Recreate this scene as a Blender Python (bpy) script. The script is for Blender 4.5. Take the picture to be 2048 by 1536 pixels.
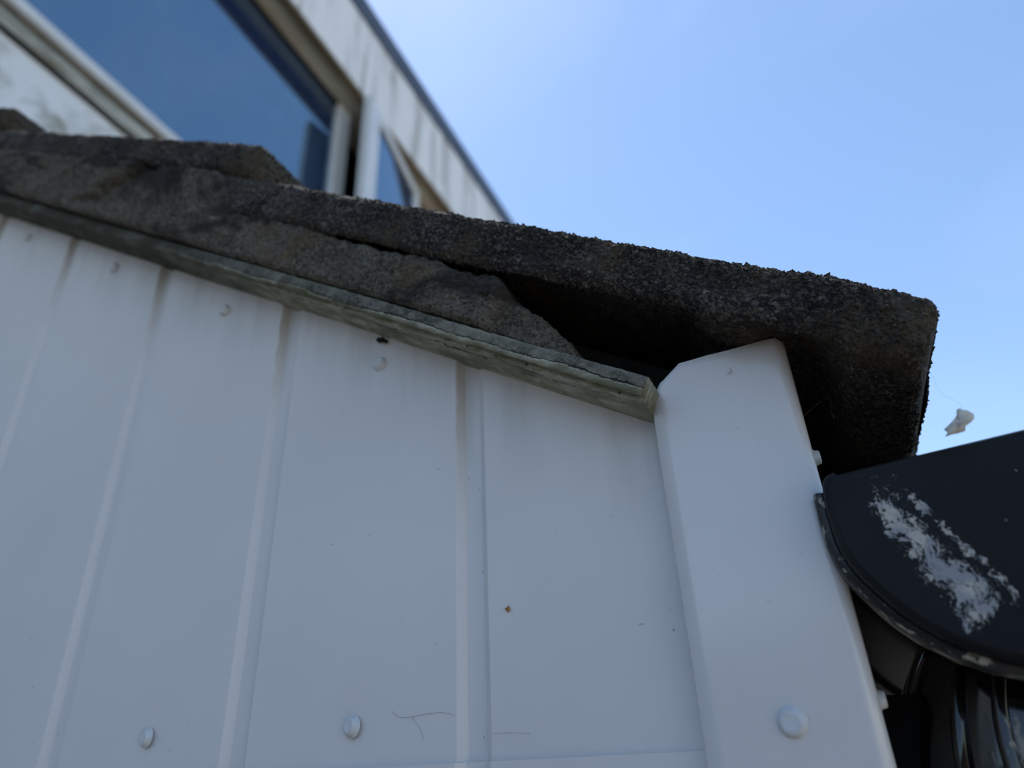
import bpy, bmesh, math, random
from mathutils import Vector, Matrix, noise

# ------------------------------------------------------------------ clear
for o in list(bpy.data.objects):
    bpy.data.objects.remove(o, do_unlink=True)
scene = bpy.context.scene
COL = scene.collection
rnd = random.Random(7)

# Survey units: 1 u = 0.5 m, z measured from the photographer's eye (1.95 m up)
U, EYE = 0.5, 1.95
def M(p):
    return Vector((p[0] * U, p[1] * U, p[2] * U + EYE))
CAM = (0.247, -0.466, 0.0)

# ------------------------------------------------------------------ camera
cam = bpy.data.cameras.new('camera')
camo = bpy.data.objects.new('camera', cam)
COL.objects.link(camo)
Rm = Matrix(((0.9130, 0.2271, 0.3389), (0.4059, -0.4229, -0.8102), (-0.0407, 0.8773, -0.4783)))
camo.matrix_world = Matrix.Translation(M(CAM)) @ Rm.to_quaternion().to_matrix().to_4x4()
cam.sensor_width = 36.0
cam.lens = 1400.0 / 2048.0 * 36.0
cam.clip_start = 0.01
cam.clip_end = 3000
cam.dof.use_dof = True
cam.dof.focus_distance = 0.236
cam.dof.aperture_fstop = 8.2
scene.camera = camo

# ------------------------------------------------------------------ sky and sun
SUN_EL, SUN_AZ = math.radians(71), math.radians(-62)      # azimuth from +Y towards +X
world = bpy.data.worlds.new('World')
scene.world = world
world.use_nodes = True
wn, wl = world.node_tree.nodes, world.node_tree.links
wn.clear()
sky = wn.new('ShaderNodeTexSky')
sky.sky_type = 'NISHITA'
sky.sun_disc = False
sky.sun_elevation = SUN_EL
sky.sun_rotation = SUN_AZ
sky.altitude = 50
sky.air_density = 1.25
sky.dust_density = 0.35
sky.ozone_density = 3.2
bg = wn.new('ShaderNodeBackground')
bg.inputs['Strength'].default_value = 0.15
wo = wn.new('ShaderNodeOutputWorld')
# thin high cirrus veil
tc = wn.new('ShaderNodeTexCoord')
mp = wn.new('ShaderNodeMapping')
mp.inputs['Scale'].default_value = (1.2, 3.2, 2.2)
mp.inputs['Rotation'].default_value = (0.3, 0.2, 0.7)
nz = wn.new('ShaderNodeTexNoise')
nz.inputs['Scale'].default_value = 1.6
nz.inputs['Detail'].default_value = 7
nz.inputs['Roughness'].default_value = 0.55
nz.inputs['Distortion'].default_value = 0.6
cr = wn.new('ShaderNodeMapRange')
cr.inputs['From Min'].default_value = 0.45
cr.inputs['From Max'].default_value = 0.8
cr.inputs['To Max'].default_value = 0.07
mx = wn.new('ShaderNodeMix')
mx.data_type = 'RGBA'
mx.inputs['B'].default_value = (6.5, 7.3, 8.6, 1)
wl.new(tc.outputs['Generated'], mp.inputs['Vector'])
wl.new(mp.outputs['Vector'], nz.inputs['Vector'])
wl.new(nz.outputs['Fac'], cr.inputs['Value'])
wl.new(cr.outputs['Result'], mx.inputs['Factor'])
wl.new(sky.outputs['Color'], mx.inputs['A'])
wl.new(mx.outputs['Result'], bg.inputs['Color'])
wl.new(bg.outputs['Background'], wo.inputs['Surface'])

sun = bpy.data.lights.new('sun', 'SUN')
sun.energy = 3.2
sun.angle = math.radians(0.53)
sun.color = (1.0, 0.95, 0.87)
suno = bpy.data.objects.new('sun', sun)
COL.objects.link(suno)
sd_ = Vector((math.sin(SUN_AZ) * math.cos(SUN_EL), math.cos(SUN_AZ) * math.cos(SUN_EL), math.sin(SUN_EL)))
suno.rotation_euler = sd_.to_track_quat('Z', 'Y').to_euler()
suno.location = sd_ * 20

scene.render.engine = 'CYCLES'
scene.cycles.filter_width = 1.0
scene.view_settings.view_transform = 'Standard'
scene.view_settings.look = 'None'
scene.view_settings.exposure = 0.52
scene.view_settings.gamma = 1.0

# ------------------------------------------------------------------ helpers
def smooth(a, b, x):
    t = max(0.0, min(1.0, (x - a) / (b - a)))
    return t * t * (3 - 2 * t)

def interp(pts, x):
    if x <= pts[0][0]:
        return pts[0][1]
    for (x0, y0), (x1, y1) in zip(pts, pts[1:]):
        if x <= x1:
            return y0 + (y1 - y0) * (x - x0) / (x1 - x0)
    return pts[-1][1]

def fb(x, y, z, octs=3):
    v, a = 0.0, 1.0
    p = Vector((x, y, z))
    for _ in range(octs):
        v += a * noise.noise(p)
        p = p * 2.07 + Vector((3.1, 1.7, 5.3))
        a *= 0.5
    return v

def mesh_obj(name, verts, faces, mat, parent=None, sm=False, world_coords=True):
    me = bpy.data.meshes.new(name)
    me.from_pydata([tuple(M(v)) for v in verts] if world_coords else [(v[0] * U, v[1] * U, v[2] * U) for v in verts], [], faces)
    bm = bmesh.new()
    bm.from_mesh(me)
    bmesh.ops.recalc_face_normals(bm, faces=bm.faces)
    bm.to_mesh(me)
    bm.free()
    if sm:
        me.polygons.foreach_set('use_smooth', [True] * len(me.polygons))
    me.materials.append(mat)
    o = bpy.data.objects.new(name, me)
    COL.objects.link(o)
    if parent:
        set_parent(o, parent)
    return o

def set_parent(o, parent):
    loc = Vector((0, 0, 0))
    p = parent
    while p is not None:
        loc += p.location
        p = p.parent if p.parent else None
    o.parent = parent
    o.matrix_parent_inverse = Matrix.Translation(-parent_world(parent))

def parent_world(p):
    # parents are never rotated or scaled: only translated empties or meshes at the origin
    m = p.matrix_basis.copy()
    q = p
    while q.parent is not None:
        m = q.parent.matrix_basis @ q.matrix_parent_inverse @ m
        q = q.parent
    return m.translation.copy()

def empty(name, loc, label, cat, group=None):
    o = bpy.data.objects.new(name, None)
    o.empty_display_size = 0.1
    COL.objects.link(o)
    o.location = loc
    tag(o, label, cat, group)
    return o

def tag(o, label=None, cat=None, group=None, kind=None):
    if label: o['label'] = label
    if cat: o['category'] = cat
    if group: o['group'] = group
    if kind: o['kind'] = kind

def box_geo(x0, x1, y0, y1, z0, z1):
    v = [(x, y, z) for x in (x0, x1) for y in (y0, y1) for z in (z0, z1)]
    f = [(0, 1, 3, 2), (4, 6, 7, 5), (0, 4, 5, 1), (2, 3, 7, 6), (0, 2, 6, 4), (1, 5, 7, 3)]
    return v, f

def box(name, b, mat, parent=None, bevel=0.0):
    v, f = box_geo(*b)
    o = mesh_obj(name, v, f, mat, parent)
    if bevel:
        m = o.modifiers.new('bevel', 'BEVEL')
        m.width = bevel * U
        m.segments = 2
    return o

def lattice(rows, closed=False):
    """rows: list of equal-length point lists -> quads; closed joins last column to first"""
    n = len(rows[0])
    v = [p for r in rows for p in r]
    f = []
    for i in range(len(rows) - 1):
        for j in range(n if closed else n - 1):
            k = (j + 1) % n
            f.append((i * n + j, i * n + k, (i + 1) * n + k, (i + 1) * n + j))
    return v, f

def tube(path, radius, seg=10, cap=True):
    rows = []
    for i, p in enumerate(path):
        p = Vector(p)
        a = Vector(path[max(0, i - 1)])
        b = Vector(path[min(len(path) - 1, i + 1)])
        d = (b - a).normalized()
        ref = Vector((0, 1, 0)) if abs(d.y) < 0.9 else Vector((1, 0, 0))
        e1 = d.cross(ref).normalized()
        e2 = d.cross(e1).normalized()
        r = radius[i] if isinstance(radius, (list, tuple)) else radius
        rows.append([tuple(p + e1 * (r * math.cos(2 * math.pi * k / seg)) + e2 * (r * math.sin(2 * math.pi * k / seg))) for k in range(seg)])
    v, f = lattice(rows, closed=True)
    if cap:
        f.append(tuple(range(seg)))
        f.append(tuple(range(len(v) - seg, len(v))))
    return v, f

# ------------------------------------------------------------------ materials
class N:
    """tiny node-graph helper"""
    def __init__(self, name):
        self.m = bpy.data.materials.new(name)
        self.m.use_nodes = True
        self.t = self.m.node_tree
        self.b = self.t.nodes['Principled BSDF']
        self.tc = self.t.nodes.new('ShaderNodeTexCoord')
    def put(self, sock, val):
        if hasattr(val, 'is_output') or isinstance(val, bpy.types.NodeSocket):
            self.t.links.new(val, sock)
        else:
            if sock.type == 'RGBA' and len(val) == 3:
                val = (*val, 1)
            sock.default_value = val
    def co(self, scale=(1, 1, 1), rot=(0, 0, 0), loc=(0, 0, 0)):
        n = self.t.nodes.new('ShaderNodeMapping')
        n.inputs['Scale'].default_value = scale
        n.inputs['Rotation'].default_value = rot
        n.inputs['Location'].default_value = loc
        self.t.links.new(self.tc.outputs['Object'], n.inputs['Vector'])
        return n.outputs['Vector']
    def noise(self, scale, detail=4, rough=0.55, vec=None, dist=0.0):
        n = self.t.nodes.new('ShaderNodeTexNoise')
        n.inputs['Scale'].default_value = scale
        n.inputs['Detail'].default_value = detail
        n.inputs['Roughness'].default_value = rough
        n.inputs['Distortion'].default_value = dist
        self.t.links.new(vec if vec is not None else self.tc.outputs['Object'], n.inputs['Vector'])
        return n.outputs['Fac']
    def voro(self, scale, out='Distance', vec=None, rand=1.0, feature='F1'):
        n = self.t.nodes.new('ShaderNodeTexVoronoi')
        n.feature = feature
        n.inputs['Scale'].default_value = scale
        n.inputs['Randomness'].default_value = rand
        self.t.links.new(vec if vec is not None else self.tc.outputs['Object'], n.inputs['Vector'])
        return n.outputs[out]
    def rng(self, v, a, b, c=0.0, d=1.0, sm=True):
        n = self.t.nodes.new('ShaderNodeMapRange')
        if sm: n.interpolation_type = 'SMOOTHSTEP'
        self.put(n.inputs['Value'], v)
        for k, x in (('From Min', a), ('From Max', b), ('To Min', c), ('To Max', d)):
            n.inputs[k].default_value = x
        return n.outputs['Result']
    def math(self, op, a, b=0.0):
        n = self.t.nodes.new('ShaderNodeMath')
        n.operation = op
        self.put(n.inputs[0], a)
        self.put(n.inputs[1], b)
        return n.outputs[0]
    def mix(self, fac, a, b, mode='MIX'):
        n = self.t.nodes.new('ShaderNodeMix')
        n.data_type = 'RGBA'
        n.blend_type = mode
        self.put(n.inputs['Factor'], fac)
        self.put(n.inputs['A'], a)
        self.put(n.inputs['B'], b)
        return n.outputs['Result']
    def sep(self, what='Object'):
        n = self.t.nodes.new('ShaderNodeSeparateXYZ')
        self.t.links.new(self.tc.outputs[what], n.inputs[0])
        return n.outputs
    def bump(self, h, strength=0.5, dist=0.001):
        n = self.t.nodes.new('ShaderNodeBump')
        n.inputs['Strength'].default_value = strength
        n.inputs['Distance'].default_value = dist
        self.put(n.inputs['Height'], h)
        self.t.links.new(n.outputs['Normal'], self.b.inputs['Normal'])
    def done(self, color, rough=0.6, spec=0.5, metal=0.0, **kw):
        self.put(self.b.inputs['Base Color'], color)
        self.put(self.b.inputs['Roughness'], rough)
        self.b.inputs['Specular IOR Level'].default_value = spec
        self.b.inputs['Metallic'].default_value = metal
        for k, v in kw.items():
            self.put(self.b.inputs[k.replace('_', ' ')], v)
        return self.m

PITCH = math.radians(31.3)
CP, SP_, TP = math.cos(PITCH), math.sin(PITCH), math.tan(PITCH)
Z0 = 0.312
def SL(s, y, t):
    """slope coordinates: s down the verge, y into the building, t square to the slope"""
    return (CP * s + SP_ * t, y, Z0 - SP_ * s + CP * t)

GP = 0.206          # groove pitch of the cladding

def specks(n, base, amount=1.0):
    """small dark fly specks and scuffs stuck on paint"""
    wv = n.t.nodes.new('ShaderNodeVectorMath')
    wv.operation = 'MULTIPLY_ADD'
    nt = n.t.nodes.new('ShaderNodeTexNoise')
    nt.inputs['Scale'].default_value = 900
    n.t.links.new(n.tc.outputs['Object'], nt.inputs['Vector'])
    n.t.links.new(nt.outputs['Color'], wv.inputs[0])
    wv.inputs[1].default_value = (0.0011, 0.0011, 0.0011)
    n.t.links.new(n.tc.outputs['Object'], wv.inputs[2])
    d = n.voro(190, 'Distance', wv.outputs[0])
    r = n.voro(190, 'Color', wv.outputs[0])
    sp = n.t.nodes.new('ShaderNodeSeparateColor')
    n.t.links.new(r, sp.inputs[0])
    size = n.rng(sp.outputs[0], 0.40, 1.0, 0.0, 0.075, sm=False)
    hit = n.math('LESS_THAN', d, size)
    tone = n.rng(sp.outputs[1], 0.0, 1.0, 0.05, 0.85, sm=False)
    f1 = n.math('MULTIPLY', n.math('MULTIPLY', hit, tone), amount)
    col = n.mix(f1, base, (0.09, 0.085, 0.08))
    # short scuffs
    v2 = n.co((70, 70, 210), rot=(0, 0.9, 0))
    d2 = n.voro(1.0, 'Distance', v2)
    r2 = n.voro(1.0, 'Color', v2)
    sp2 = n.t.nodes.new('ShaderNodeSeparateColor')
    n.t.links.new(r2, sp2.inputs[0])
    h2 = n.math('LESS_THAN', d2, n.rng(sp2.outputs[0], 0.72, 1.0, 0.0, 0.10, sm=False))
    f2 = n.math('MULTIPLY', n.math('MULTIPLY', h2, n.rng(n.noise(1500, 2), 0.4, 0.6)), 0.45 * amount)
    return n.mix(f2, col, (0.16, 0.155, 0.15))

def mat_clad():
    n = N('white_coated_sheet')
    base = n.mix(n.rng(n.noise(9, 5), 0.3, 0.75), (0.725, 0.695, 0.665), (0.775, 0.745, 0.715))
    x, y, z = n.sep()
    # run-off stain in the channels just below the board
    line = n.math('SUBTRACT', Z0 * U + EYE, n.math('MULTIPLY', x, TP))
    d = n.math('SUBTRACT', line, z)
    wob = n.math('MULTIPLY', n.math('SUBTRACT', n.noise(60, 3), 0.5), 0.004)
    k = n.math('FRACT', n.math('DIVIDE', n.math('ADD', n.math('ADD', x, wob), 50 * GP * U), GP * U))
    inn = n.math('MULTIPLY', n.rng(k, 0.0, 0.008), n.rng(k, 0.030, 0.095, 1, 0))
    dn = n.rng(d, 0.004, 0.072, 1, 0)
    st = n.math('MULTIPLY', n.math('MULTIPLY', inn, dn), n.rng(n.noise(45, 4), 0.25, 0.6, 0.2, 0.5))
    col = n.mix(st, base, (0.36, 0.31, 0.22))
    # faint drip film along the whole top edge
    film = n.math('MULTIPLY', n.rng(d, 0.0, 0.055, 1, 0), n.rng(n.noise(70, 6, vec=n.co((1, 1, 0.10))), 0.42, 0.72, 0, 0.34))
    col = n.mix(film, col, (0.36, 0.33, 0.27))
    col = specks(n, col)
    n.bump(n.noise(1400, 2), 0.04, 0.0004)
    return n.done(col, rough=n.rng(n.noise(40, 4), 0.3, 0.7, 0.30, 0.42), spec=0.5)

def mat_flash():
    n = N('white_corner_trim')
    base = n.mix(n.rng(n.noise(14, 5), 0.3, 0.75), (0.735, 0.705, 0.675), (0.775, 0.745, 0.715))
    x, y, z = n.sep()
    # brown scrape marks near the bend
    v = n.co((260, 90, 26), rot=(0, 0.28, 0))
    sm = n.math('MULTIPLY', n.rng(n.noise(1.0, 4, vec=v), 0.68, 0.75), n.rng(x, 0.1265, 0.1285))
    col = n.mix(n.math('MULTIPLY', sm, 0.5), base, (0.32, 0.27, 0.22))
    col = specks(n, col, 0.8)
    n.bump(n.noise(1400, 2), 0.03, 0.0004)
    return n.done(col, rough=n.rng(n.noise(60, 4), 0.3, 0.7, 0.12, 0.20), spec=0.6)

def mat_tile(name='weathered_concrete_tile'):
    n = N(name)
    g = n.voro(950, 'Color')
    sp = n.t.nodes.new('ShaderNodeSeparateColor')
    n.t.links.new(g, sp.inputs[0])
    dark = n.mix(n.rng(n.noise(55, 5), 0.35, 0.65), (0.020, 0.0185, 0.018), (0.046, 0.041, 0.037))
    grain = n.mix(n.rng(sp.outputs[0], 0.35, 1.0, 0, 0.85), dark, (0.155, 0.132, 0.108))
    blot = n.rng(n.noise(17, 5, 0.65), 0.44, 0.64, 0, 0.5)
    grain = n.mix(blot, grain, (0.022, 0.020, 0.021))
    pale = n.rng(sp.outputs[1], 0.965, 0.985, 0, 0.55)
    grain = n.mix(pale, grain, (0.26, 0.245, 0.22))
    # ochre-brown algae patches
    och = n.math('MULTIPLY', n.rng(n.noise(22, 5, 0.6), 0.50, 0.66), n.rng(n.noise(260, 3), 0.35, 0.65, 0.3, 0.8))
    col = n.mix(och, grain, (0.100, 0.074, 0.042))
    h = n.math('ADD', n.noise(900, 4, 0.7), n.math('MULTIPLY', n.voro(700), -0.8))
    n.bump(h, 0.9, 0.0012)
    return n.done(col, rough=0.92, spec=0.25)

def mat_mortar():
    n = N('old_cement_mortar')
    base = n.mix(n.rng(n.noise(38, 6, 0.65), 0.35, 0.68), (0.095, 0.083, 0.066), (0.195, 0.170, 0.135))
    base = n.mix(n.rng(n.noise(520, 5, 0.75), 0.42, 0.62, 0, 0.85), base, (0.26, 0.23, 0.185))
    sp = n.t.nodes.new('ShaderNodeSeparateColor')
    n.t.links.new(n.voro(1000, 'Color'), sp.inputs[0])
    base = n.mix(n.rng(sp.outputs[0], 0.70, 0.90, 0, 0.6), base, (0.032, 0.029, 0.025))
    blk = n.rng(n.noise(15, 5, 0.6, dist=0.8), 0.52, 0.62, 0, 0.85)
    base = n.mix(blk, base, (0.040, 0.037, 0.034))
    och = n.rng(n.noise(21, 5, 0.6, vec=n.co(loc=(3, 1, 2))), 0.58, 0.70, 0, 0.6)
    base = n.mix(och, base, (0.205, 0.150, 0.085))
    h = n.math('ADD', n.noise(700, 5, 0.7), n.math('MULTIPLY', n.noise(90, 4), 1.5))
    n.bump(h, 1.0, 0.0022)
    return n.done(base, rough=0.95, spec=0.2)

def mat_cloak():
    n = N('mossy_fibre_cement')
    x, y, z = n.sep()
    v = n.co((0.45, 1.6, 1.6), rot=(0, PITCH, 0))
    base = n.mix(n.rng(n.noise(60, 6, 0.6, vec=v), 0.35, 0.65), (0.20, 0.200, 0.132), (0.37, 0.36, 0.265))
    base = n.mix(n.rng(n.noise(120, 5, 0.65, vec=v, dist=0.5), 0.52, 0.66, 0, 0.75), base, (0.50, 0.485, 0.40))
    base = n.mix(n.rng(n.noise(75, 5, 0.6, vec=n.co((0.5, 1.5, 1.5), loc=(2, 0, 0))), 0.54, 0.7, 0, 0.7), base, (0.13, 0.145, 0.06))
    sp = n.t.nodes.new('ShaderNodeSeparateColor')
    n.t.links.new(n.voro(240, 'Color'), sp.inputs[0])
    pit = n.math('MULTIPLY', n.math('LESS_THAN', n.voro(240), 0.16), n.math('GREATER_THAN', sp.outputs[0], 0.86))
    base = n.mix(n.math('MULTIPLY', pit, 0.8), base, (0.03, 0.03, 0.025))
    # the cut front edge is sooty grey with pale scratches
    fr = n.rng(y, -0.0252, -0.0238, 1, 0)
    edge = n.mix(n.rng(n.noise(150, 7, 0.75), 0.38, 0.64), (0.036, 0.033, 0.028), (0.185, 0.168, 0.138))
    edge = n.mix(n.rng(n.noise(1300, 3, 0.7), 0.54, 0.70, 0, 0.5), edge, (0.26, 0.245, 0.21))
    scr = n.rng(n.noise(1.0, 4, 0.7, vec=n.co((420, 420, 1500), rot=(0, 0.2, 0))), 0.58, 0.66, 0, 0.6)
    edge = n.mix(scr, edge, (0.32, 0.31, 0.28))
    # height on the board edge, square to the slope; the sooty skin has flaked off below a ragged line
    tt = n.math('ADD', n.math('MULTIPLY', x, SP_), n.math('MULTIPLY', n.math('SUBTRACT', z, EYE + Z0 * U), CP))
    wanT = n.math('ADD', n.math('MULTIPLY', n.math('SUBTRACT', n.noise(1.0, 3, vec=n.co((34, 0, 34), loc=(4, 0, 1))), 0.5), 0.0060),
                  n.math('MULTIPLY', n.math('SUBTRACT', n.noise(1.0, 4, 0.7, vec=n.co((360, 0, 360), loc=(1, 0, 6))), 0.5), 0.0024))
    dT = n.math('SUBTRACT', n.math('SUBTRACT', tt, 0.0030), wanT)
    skin = n.math('MULTIPLY', fr, n.rng(dT, -0.0001, 0.0003))
    base = n.mix(n.math('MULTIPLY', skin, 0.9), base, edge)
    ragged = n.math('MULTIPLY', n.math('MULTIPLY', n.rng(dT, -0.0011, -0.0003), n.rng(dT, -0.0001, 0.0001, 1, 0)), fr)
    base = n.mix(n.math('MULTIPLY', ragged, n.rng(n.noise(420, 4, 0.7), 0.38, 0.60, 0.1, 0.75)), base, (0.56, 0.54, 0.45))
    # splits where the board is delaminating, with pale broken lips
    wan = n.math('ADD', n.math('MULTIPLY', n.math('SUBTRACT', n.noise(1.0, 3, vec=n.co((38, 0, 38))), 0.5), 0.0085),
                 n.math('MULTIPLY', n.math('SUBTRACT', n.noise(1.0, 4, 0.7, vec=n.co((330, 0, 330))), 0.5), 0.0022))
    dA = n.math('SUBTRACT', n.math('SUBTRACT', y, -0.0205), wan)
    wanB = n.math('ADD', n.math('MULTIPLY', n.math('SUBTRACT', n.noise(1.0, 3, vec=n.co((30, 0, 30), loc=(7, 0, 3))), 0.5), 0.012),
                  n.math('MULTIPLY', n.math('SUBTRACT', n.noise(1.0, 4, 0.7, vec=n.co((300, 0, 300), loc=(2, 0, 9))), 0.5), 0.0022))
    dB = n.math('SUBTRACT', n.math('SUBTRACT', y, -0.0150), wanB)
    onA = n.rng(x, -0.14, -0.04)
    onB = n.math('MULTIPLY', n.rng(x, -0.06, -0.01), n.rng(x, 0.055, 0.075, 1, 0))
    lipA = n.math('MULTIPLY', n.math('MULTIPLY', n.rng(dA, -0.0002, 0.0001), n.rng(dA, 0.0008, 0.0026, 1, 0)), onA)
    base = n.mix(n.math('MULTIPLY', lipA, n.rng(n.noise(420, 4, 0.7), 0.38, 0.60, 0.15, 0.8)), base, (0.47, 0.45, 0.36))
    thin = n.rng(n.noise(160, 3), 0.3, 0.6, 0.00010, 0.00045)
    ckA = n.math('MULTIPLY', n.math('MULTIPLY', n.math('LESS_THAN', n.math('ABSOLUTE', dT), n.math('MULTIPLY', thin, 0.9)), fr), n.rng(x, -0.16, -0.07))
    ckB = n.math('MULTIPLY', n.math('LESS_THAN', n.math('ABSOLUTE', dB), n.math('MULTIPLY', thin, 0.8)), onB)
    crack = n.math('MAXIMUM', ckA, ckB)
    base = n.mix(n.math('MULTIPLY', crack, 0.9), base, (0.012, 0.011, 0.008))
    # old soot staining on the upper length of the board
    up = n.rng(n.math('ADD', x, n.math('MULTIPLY', n.math('SUBTRACT', n.noise(28, 4), 0.5), 0.12)), -0.19, -0.06, 1, 0)
    soot = n.mix(n.rng(n.noise(70, 5, 0.6, vec=v), 0.45, 0.72), (0.050, 0.045, 0.032), (0.13, 0.12, 0.095))
    base = n.mix(n.math('MULTIPLY', up, 0.92), base, soot)
    n.bump(n.math('ADD', n.noise(900, 5, 0.75), n.math('MULTIPLY', n.math('SUBTRACT', n.noise(200, 5, 0.7, vec=v), n.math('MULTIPLY', n.math('SUBTRACT', crack, n.math('MULTIPLY', skin, 0.5)), 4.0)), 0.35)), 0.55, 0.0009)
    return n.done(base, rough=0.95, spec=0.2)

def mat_gutter():
    n = N('black_gutter_plastic')
    # grey-white paint smear dragged down the end cap, flecks around it
    x, y, z = n.sep()
    # axis of the smear in the cap plane, from P0 to P1
    P0, P1 = M((0.2800, 0, 0.1430)), M((0.3215, 0, 0.047))
    ax = (P1 - P0)
    L = math.hypot(ax.x, ax.z)
    ux, uz = ax.x / L, ax.z / L
    dx = n.math('SUBTRACT', x, P0.x)
    dz = n.math('SUBTRACT', z, P0.z)
    a = n.math('DIVIDE', n.math('ADD', n.math('MULTIPLY', dx, ux), n.math('MULTIPLY', dz, uz)), L)
    c = n.math('SUBTRACT', n.math('MULTIPLY', dx, uz), n.math('MULTIPLY', dz, ux))
    c = n.math('ADD', c, n.math('MULTIPLY', n.math('SUBTRACT', n.noise(95, 4), 0.5), 0.012))
    width = n.rng(a, 0.0, 0.85, 0.0075, 0.0095, sm=False)
    core = n.rng(n.math('DIVIDE', n.math('ABSOLUTE', c), width), 0.0, 1.25, 1, 0)
    # a thin separate drag line on the outer side of the smear
    c2 = n.math('ABSOLUTE', n.math('SUBTRACT', c, n.rng(a, 0.0, 0.8, -0.0060, -0.0080, sm=False)))
    line2 = n.math('MULTIPLY', n.rng(c2, 0.0004, 0.0017, 1, 0), 0.75)
    core = n.math('MAXIMUM', core, line2)
    ends = n.math('MULTIPLY', n.rng(a, -0.06, 0.40, 0.0, 1.0), n.rng(a, 0.86, 1.04, 1, 0))
    dens = n.math('MULTIPLY', core, n.math('ADD', n.math('MULTIPLY', ends, 0.75), n.math('MULTIPLY', n.rng(a, -0.06, 0.03), n.math('MULTIPLY', n.rng(a, 0.95, 1.0, 1, 0), 0.25))))
    ang = math.atan2(ux, -uz)
    cx_ = n.t.nodes.new('ShaderNodeCombineXYZ')
    n.put(cx_.inputs[0], n.math('MULTIPLY', a, L * 420))
    n.put(cx_.inputs[1], n.math('MULTIPLY', c, 1050))
    drag = n.noise(1.0, 7, 0.72, vec=cx_.outputs[0])
    fine = n.noise(240, 6, 0.75)
    v_ = n.math('ADD', n.math('MULTIPLY', drag, 0.55), n.math('MULTIPLY', fine, 0.45))
    smear = n.rng(n.math('SUBTRACT', n.math('ADD', v_, n.math('MULTIPLY', dens, 0.27)), 0.70), -0.015, 0.05)
    smear = n.math('MULTIPLY', smear, n.rng(dens, 0.02, 0.15))
    front = n.rng(y, -0.0185, -0.0175, 1, 0)
    smear = n.math('MULTIPLY', smear, front)
    fle = n.math('MULTIPLY', n.math('LESS_THAN', n.math('ADD', n.voro(210), n.math('MULTIPLY', n.noise(900, 3), 0.25)), 0.20), n.rng(n.noise(30, 3), 0.54, 0.62))
    smear = n.math('MAXIMUM', smear, n.math('MULTIPLY', fle, 0.5))
    tone = n.mix(n.rng(n.noise(170, 4), 0.4, 0.6), (0.34, 0.35, 0.36), (0.56, 0.53, 0.47))
    base = n.mix(n.rng(n.noise(35, 5), 0.35, 0.7), (0.006, 0.006, 0.007), (0.011, 0.011, 0.012))
    col = n.mix(n.math('MULTIPLY', smear, 0.9), base, tone)
    rough = n.mix(smear, (0.48, 0.48, 0.48), (0.85, 0.85, 0.85))
    n.bump(n.math('ADD', n.noise(800, 3), n.math('MULTIPLY', smear, 1.2)), 0.15, 0.0006)
    return n.done(col, rough=rough, spec=0.22)

def mat_rim():
    n = N('scuffed_black_rim')
    ch = n.rng(n.noise(1.0, 5, 0.7, vec=n.co((150, 700, 150))), 0.55, 0.60)
    base = n.mix(n.rng(n.noise(50, 4), 0.4, 0.7), (0.013, 0.013, 0.013), (0.040, 0.038, 0.034))
    col = n.mix(n.math('MULTIPLY', ch, 0.85), base, (0.46, 0.43, 0.34))
    n.bump(n.math('ADD', n.noise(500, 3), ch), 0.3, 0.0006)
    return n.done(col, rough=n.mix(ch, (0.36, 0.36, 0.36), (0.85, 0.85, 0.85)), spec=0.45)

def mat_plain(name, col, rough=0.5, spec=0.5, var=0.12, scale=30, bump=0.0):
    n = N(name)
    c2 = tuple(min(1, c * (1 + var)) for c in col)
    c1 = tuple(c * (1 - var) for c in col)
    c = n.mix(n.rng(n.noise(scale, 5), 0.3, 0.7), c1, c2)
    if bump:
        n.bump(n.noise(scale * 12, 3), bump, 0.001)
    return n.done(c, rough=rough, spec=spec)

def mat_stained(name, col, dirt, amount=0.6, streak=(9, 9, 1.2), lo=0.48, hi=0.70):
    """old painted surface with vertical run-off streaks"""
    n = N(name)
    s = n.rng(n.noise(1.0, 6, 0.62, vec=n.co(streak), dist=0.4), lo, hi, 0, amount)
    s2 = n.rng(n.noise(5, 6, 0.6), 0.55, 0.78, 0, amount * 0.7)
    c = n.mix(s, col, dirt)
    c = n.mix(s2, c, dirt)
    n.bump(n.noise(60, 4), 0.1, 0.002)
    return n.done(c, rough=0.6, spec=0.35)

CLAD, FLASH, TILE, MORTAR, CLOAK = mat_clad(), mat_flash(), mat_tile(), mat_mortar(), mat_cloak()
GUTTER, RIM = mat_gutter(), mat_rim()
RIVET = mat_plain('white_rivet_paint', (0.66, 0.67, 0.66), 0.4, 0.5, 0.06, 300)
def mat_pipe():
    n = N('glossy_black_pipe')
    x, y, z = n.sep()
    reg = n.math('MULTIPLY', n.rng(x, 0.150, 0.162), n.rng(z, EYE - 0.004, EYE + 0.014, 1, 0))
    pat = n.math('ADD', n.noise(1.0, 6, 0.7, vec=n.co((420, 420, 150)), dist=0.8), n.math('MULTIPLY', reg, 0.22))
    sm = n.math('MULTIPLY', n.rng(pat, 0.66, 0.72), n.rng(reg, 0.05, 0.4))
    dust = n.rng(n.noise(45, 6, 0.65), 0.52, 0.75, 0, 0.35)
    col = n.mix(dust, (0.0045, 0.0045, 0.005), (0.020, 0.018, 0.015))
    col = n.mix(sm, col, (0.30, 0.29, 0.26))
    n.bump(n.noise(26, 2), 0.3, 0.0015)
    return n.done(col, rough=n.mix(sm, (0.10, 0.10, 0.10), (0.8, 0.8, 0.8)), spec=0.7)
PIPE = mat_pipe()
BLACKWOOD = mat_plain('dark_roof_timber', (0.022, 0.018, 0.014), 0.9, 0.2, 0.4, 60)
FELT = mat_plain('roof_felt', (0.018, 0.017, 0.016), 0.95, 0.2, 0.3, 40)

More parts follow.
